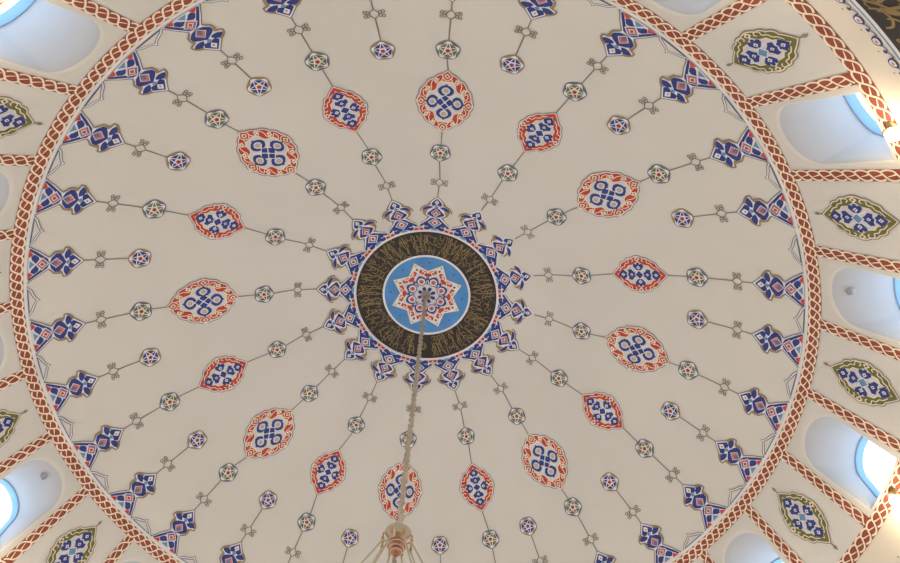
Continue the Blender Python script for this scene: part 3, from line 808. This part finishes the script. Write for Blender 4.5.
for s_ in (1, -1):
    p = Paint(mpG); p.line([(0, s_ * hlG * .98), (0, s_ * hlG * 1.08)], CORD, 'outline_grey', 1); p.poly([(x * S, s_ * y * S) for x, y in [(0, .089), (.004, .092), (.0035, .096), (0, .103), (-.0035, .096), (-.004, .092)]], 'outline_grey', 1, 0); p.build('finial', srcG)
for k in range(16):
    o = srcG if k == 0 else dup(srcG); mpG.place(o, math.radians(22.5 * k + 11.25) + math.radians(-.1 if k in (1, 2) else 0))
    tag(o, 'green medallion between windows, clockwise of the ' + med_ref(k), 'medallion', 'green medallions between the windows')

# ------------------------------------------------------------------ black inscription frieze below the flowers
p = Paint(am); k = p.mi('band_black'); s0f, s1f = S_DRUM + .1112 * S, S_DRUM + .36 * S; seg = 256
for j in range(seg):
    for i in range(4): p.v.append(am(2 * PI * j / seg, s0f + (s1f - s0f) * i / 3, p.off(0)))
for j in range(seg):
    for i in range(3): j2 = (j + 1) % seg; p.f.append([4 * j + i, 4 * j + i + 1, 4 * j2 + i + 1, 4 * j2 + i]); p.fm.append(k)
fz = empty('inscription_frieze'); tag(fz, 'black frieze with gold lettering along the wall at the top right corner', 'frieze')
p.build('black_ground', fz)
p = Paint(am)
for sA, mt, w in ((S_DRUM + .1010 * S, 'light_blue', .0045), (S_DRUM + .1072 * S, 'white', .0082)):
    p.line([(2 * PI * j / seg, sA) for j in range(seg)], w * S, mt, 0, True, wx=1 / at_s(sA)[0])
p.build('edge_fillet', fz)
p = Paint(am); rr = at_s(s0f)[0]; Hf = s1f - s0f; rng = random.Random(5)
gold_lettering(p, lambda u, v: (-u / rr, s1f - Hf * (.02 + min(v, 1.02) * .93)), 2 * PI * rr, Hf, 90, .022, lv=1, wx=1 / rr)
gold_lettering(p, lambda u, v: (-u / rr, s1f - Hf * (.52 + min(max(v, 0), .98) * .46)), 2 * PI * rr, Hf * .46, 90, .018, lv=1.4, wx=1 / rr)
p.build('lettering', fz)

# ------------------------------------------------------------------ chandelier on its chain
HX, HY, HZ = .020 * S * .5, 0.004 * S, -.520 * S
ch = empty('chandelier'); ch.location = (HX, HY, HZ)
tag(ch, 'brass chandelier hub with splayed rods hanging on a long chain', 'chandelier')
TOP = Vector((0.004 * S, -.004 * S, prof[0][1] - .03)) - Vector((HX, HY, HZ))
b = Solid(); b.lathe([(0.0, -.07), (.025, -.07), (.04, -.05), (.055, -.02), (.075, -.005), (.075, .02), (0, .02)], 'steel', TOP); b.build('ceiling_plate', ch)
b = Solid(); BOT = Vector((0, 0, .22)); T1 = TOP - Vector((0, 0, .07)); dv = (T1 - BOT); nl = 96
for i in range(nl):
    c = BOT + dv * ((i + .5) / nl); d = dv.normalized(); u = Vector((1, 0, 0)) if i % 2 else Vector((0, 1, 0)); u = (u - d * u.dot(d)).normalized(); hL = dv.length / nl * .62
    b.tube([c + d * (hL * math.cos(t)) + u * (.0255 * math.sin(t)) for t in [2 * PI * q / 10 for q in range(10)]], .0065, 'steel', 6, True)
# the lamp cable woven through the links
b.build('chain', ch)
b = Solid(); b.tube([BOT + dv * (i / 60) + Vector((.008 * math.sin(i * 1.7), .008 * math.cos(i * 1.7), 0)) for i in range(61)], .0210, 'pale_metal', 8); b.build('cable', ch)
b = Solid(); b.lathe([(0, .150), (.02, .152), (.104, .138), (.112, .132), (.106, .127), (.03, .126), (.0, .126)], 'dish_tan'); b.build('canopy_disc', ch)
b = Solid(); b.lathe([(0, .23), (.010, .23), (.014, .155), (.020, .126), (.022, .05), (.0, .045)], 'brass'); b.build('hanger', ch)
b = Solid()
b.lathe([(.03, .045), (.060, .040), (.070, .025), (.066, .010), (.074, .000), (.072, -.016), (.058, -.028), (.062, -.036), (.058, -.050), (.042, -.060), (.044, -.068), (.038, -.080), (.024, -.088), (.026, -.095), (.018, -.108), (.0, -.112)], 'copper'); hb = b.build('turned_body', ch)
for r_, z_ in ((.074, -.006), (.062, -.040), (.045, -.066)):
    b = Solid(); b.tube([(r_ * math.cos(t), r_ * math.sin(t), z_) for t in [2 * PI * q / 32 for q in range(32)]], .0045, 'pale_metal', 6, True); b.build('bead_ring', hb)
b = Solid(); b.lathe([(.0, -.110), (.010, -.112), (.013, -.125), (.006, -.140), (.016, -.155), (.018, -.175), (.008, -.20), (.004, -.23), (0, -.24)], 'steel'); b.build('finial', ch)
RGR, RGZ, NA = .95, -1.60, 8
for i in range(NA):
    t = 2 * PI * (i + .5) / NA; er = Vector((math.cos(t), math.sin(t), 0)); z = Vector((0, 0, 1))
    b = Solid()
    b.tube([er * .055 + z * .025, er * .085 + z * .060, er * .112 + z * .085, er * .128 + z * .070, er * .126 + z * .025], .0075, 'brass', 7)
    b.lathe([(0, .012), (.014, .010), (.014, -.012), (0, -.016)], 'brass', er * .127 + z * .015, n=10); hk = b.build('hook', ch)
    b = Solid(); pth = [er * (.127 + (RGR - .127) * (q / 8)) + z * (.0 + (RGZ) * (q / 8) - .05 * math.sin(PI * q / 8)) for q in range(9)]
    b.tube(pth, .0080, 'pale_metal', 8); b.build('rod', ch)
b = Solid(); b.tube([(RGR * math.cos(t), RGR * math.sin(t), RGZ) for t in [2 * PI * q / 64 for q in range(64)]], .022, 'brass', 10, True); b.build('lamp_ring', ch)
for i in range(NA):
    t = 2 * PI * (i + .5) / NA; o = Vector((RGR * 1.04 * math.cos(t), RGR * 1.04 * math.sin(t), RGZ))
    b = Solid(); b.lathe([(0, .02), (.045, .025), (.05, .04), (.018, .045), (.018, .10), (0, .10)], 'brass', o, n=14); cu = b.build('lamp_cup', ch)
    b = Solid(); b.lathe([(0, .10), (.014, .102), (.026, .13), (.024, .155), (.010, .185), (0, .20)], 'bulb', o, n=14); b.build('bulb', cu)
    l = bpy.data.lights.new('chandelier_light', 'POINT'); l.energy = CHANDELIER_W; l.color = CHANDELIER_COL; l.shadow_soft_size = .10
    lo = bpy.data.objects.new('chandelier_light', l); col.objects.link(lo); lo.location = Vector((HX, HY, HZ)) + o + Vector((0, 0, .31))

# ------------------------------------------------------------------ lamps on the lower band, one under every window
def wall_lamp():
    e = empty('wall_lamp'); P0 = surf(S_DRUM - BWID * .4, 0); z = Vector((0, 0, 1)); inn = Vector((0, 1, 0))
    b = Solid(); b.lathe([(0, .0), (.05, .0), (.05, .015), (.02, .03), (0, .03)], 'brass', (0, .0, 0), (0, 1, 0), 16); b.build('wall_plate', e)
    b = Solid(); b.tube([inn * .02, inn * .05 - z * .02, inn * .07 - z * .02, inn * .075 - z * .045], .009, 'brass', 8); b.build('arm', e)
    b = Solid(); b.lathe([(0, 0), (.028, .0), (.034, .02), (.026, .035), (0, .035)], 'brass', inn * .075 - z * .04, (0, 0, -1), 14); b.build('socket', e)
    b = Solid(); b.lathe([(0, .035), (.02, .037), (.048, .07), (.055, .100), (.046, .130), (.022, .152), (0, .156)], 'bulb', inn * .075 - z * .04, (0, 0, -1), 18); b.build('bulb', e)
    return e, P0
src, P0 = wall_lamp()
for k in range(16):
    o = src if k == 0 else dup(src); a = k * 2 * PW; q = Matrix.Rotation(a, 3, 'Z') @ P0
    o.location = q; o.rotation_euler = (0, 0, a)
    tag(o, 'glowing wall lamp under the window beyond the ' + med_ref(k), 'lamp', 'wall lamps under the windows')
    l = bpy.data.lights.new('wall_lamp_light', 'POINT'); l.energy = WALL_LAMP_W; l.color = WALL_LAMP_COL; l.shadow_soft_size = .05
    lo = bpy.data.objects.new('wall_lamp_light', l); col.objects.link(lo); lo.location = q + Matrix.Rotation(a, 3, 'Z') @ Vector((0, .15, -.16))

# ------------------------------------------------------------------ small spotlights under two of the window vaults
def spot(az, s_lat, rad, zz, label):
    e = empty('spotlight'); er = Vector((math.sin(az), -math.cos(az), 0)); et = Vector((math.cos(az), math.sin(az), 0)); z = Vector((0, 0, 1))
    e.scale = (.72, .72, .72); e.location = er * rad + et * s_lat + z * zz; tag(e, label, 'spotlight')
    b = Solid(); b.lathe([(0, .0), (.035, .0), (.035, -.014), (.0, -.016)], 'lamp_grey', n=14); b.build('ceiling_plate', e)
    b = Solid(); b.tube([Vector((0, 0, -.01)), -z * .05 - er * .02, -z * .09 - er * .05], .010, 'lamp_grey', 8); b.build('arm', e)
    b = Solid(); ax = (-er - z * .8).normalized(); b.lathe([(0, -.07), (.035, -.07), (.045, -.04), (.052, .05), (.046, .055), (.040, .03), (0, .03)], 'lamp_grey', -z * .10 - er * .06, ax, 18); b.build('lamp_head', e)
    return e
spot(3 * 2 * PW, .00, 1.055 * S, ZT - .055, 'small grey spotlight in the window vault at the right edge of the photo')
spot(11 * 2 * PW, .03, 1.050 * S, ZT - .055, 'small grey spotlight in the window vault at the lower left corner')
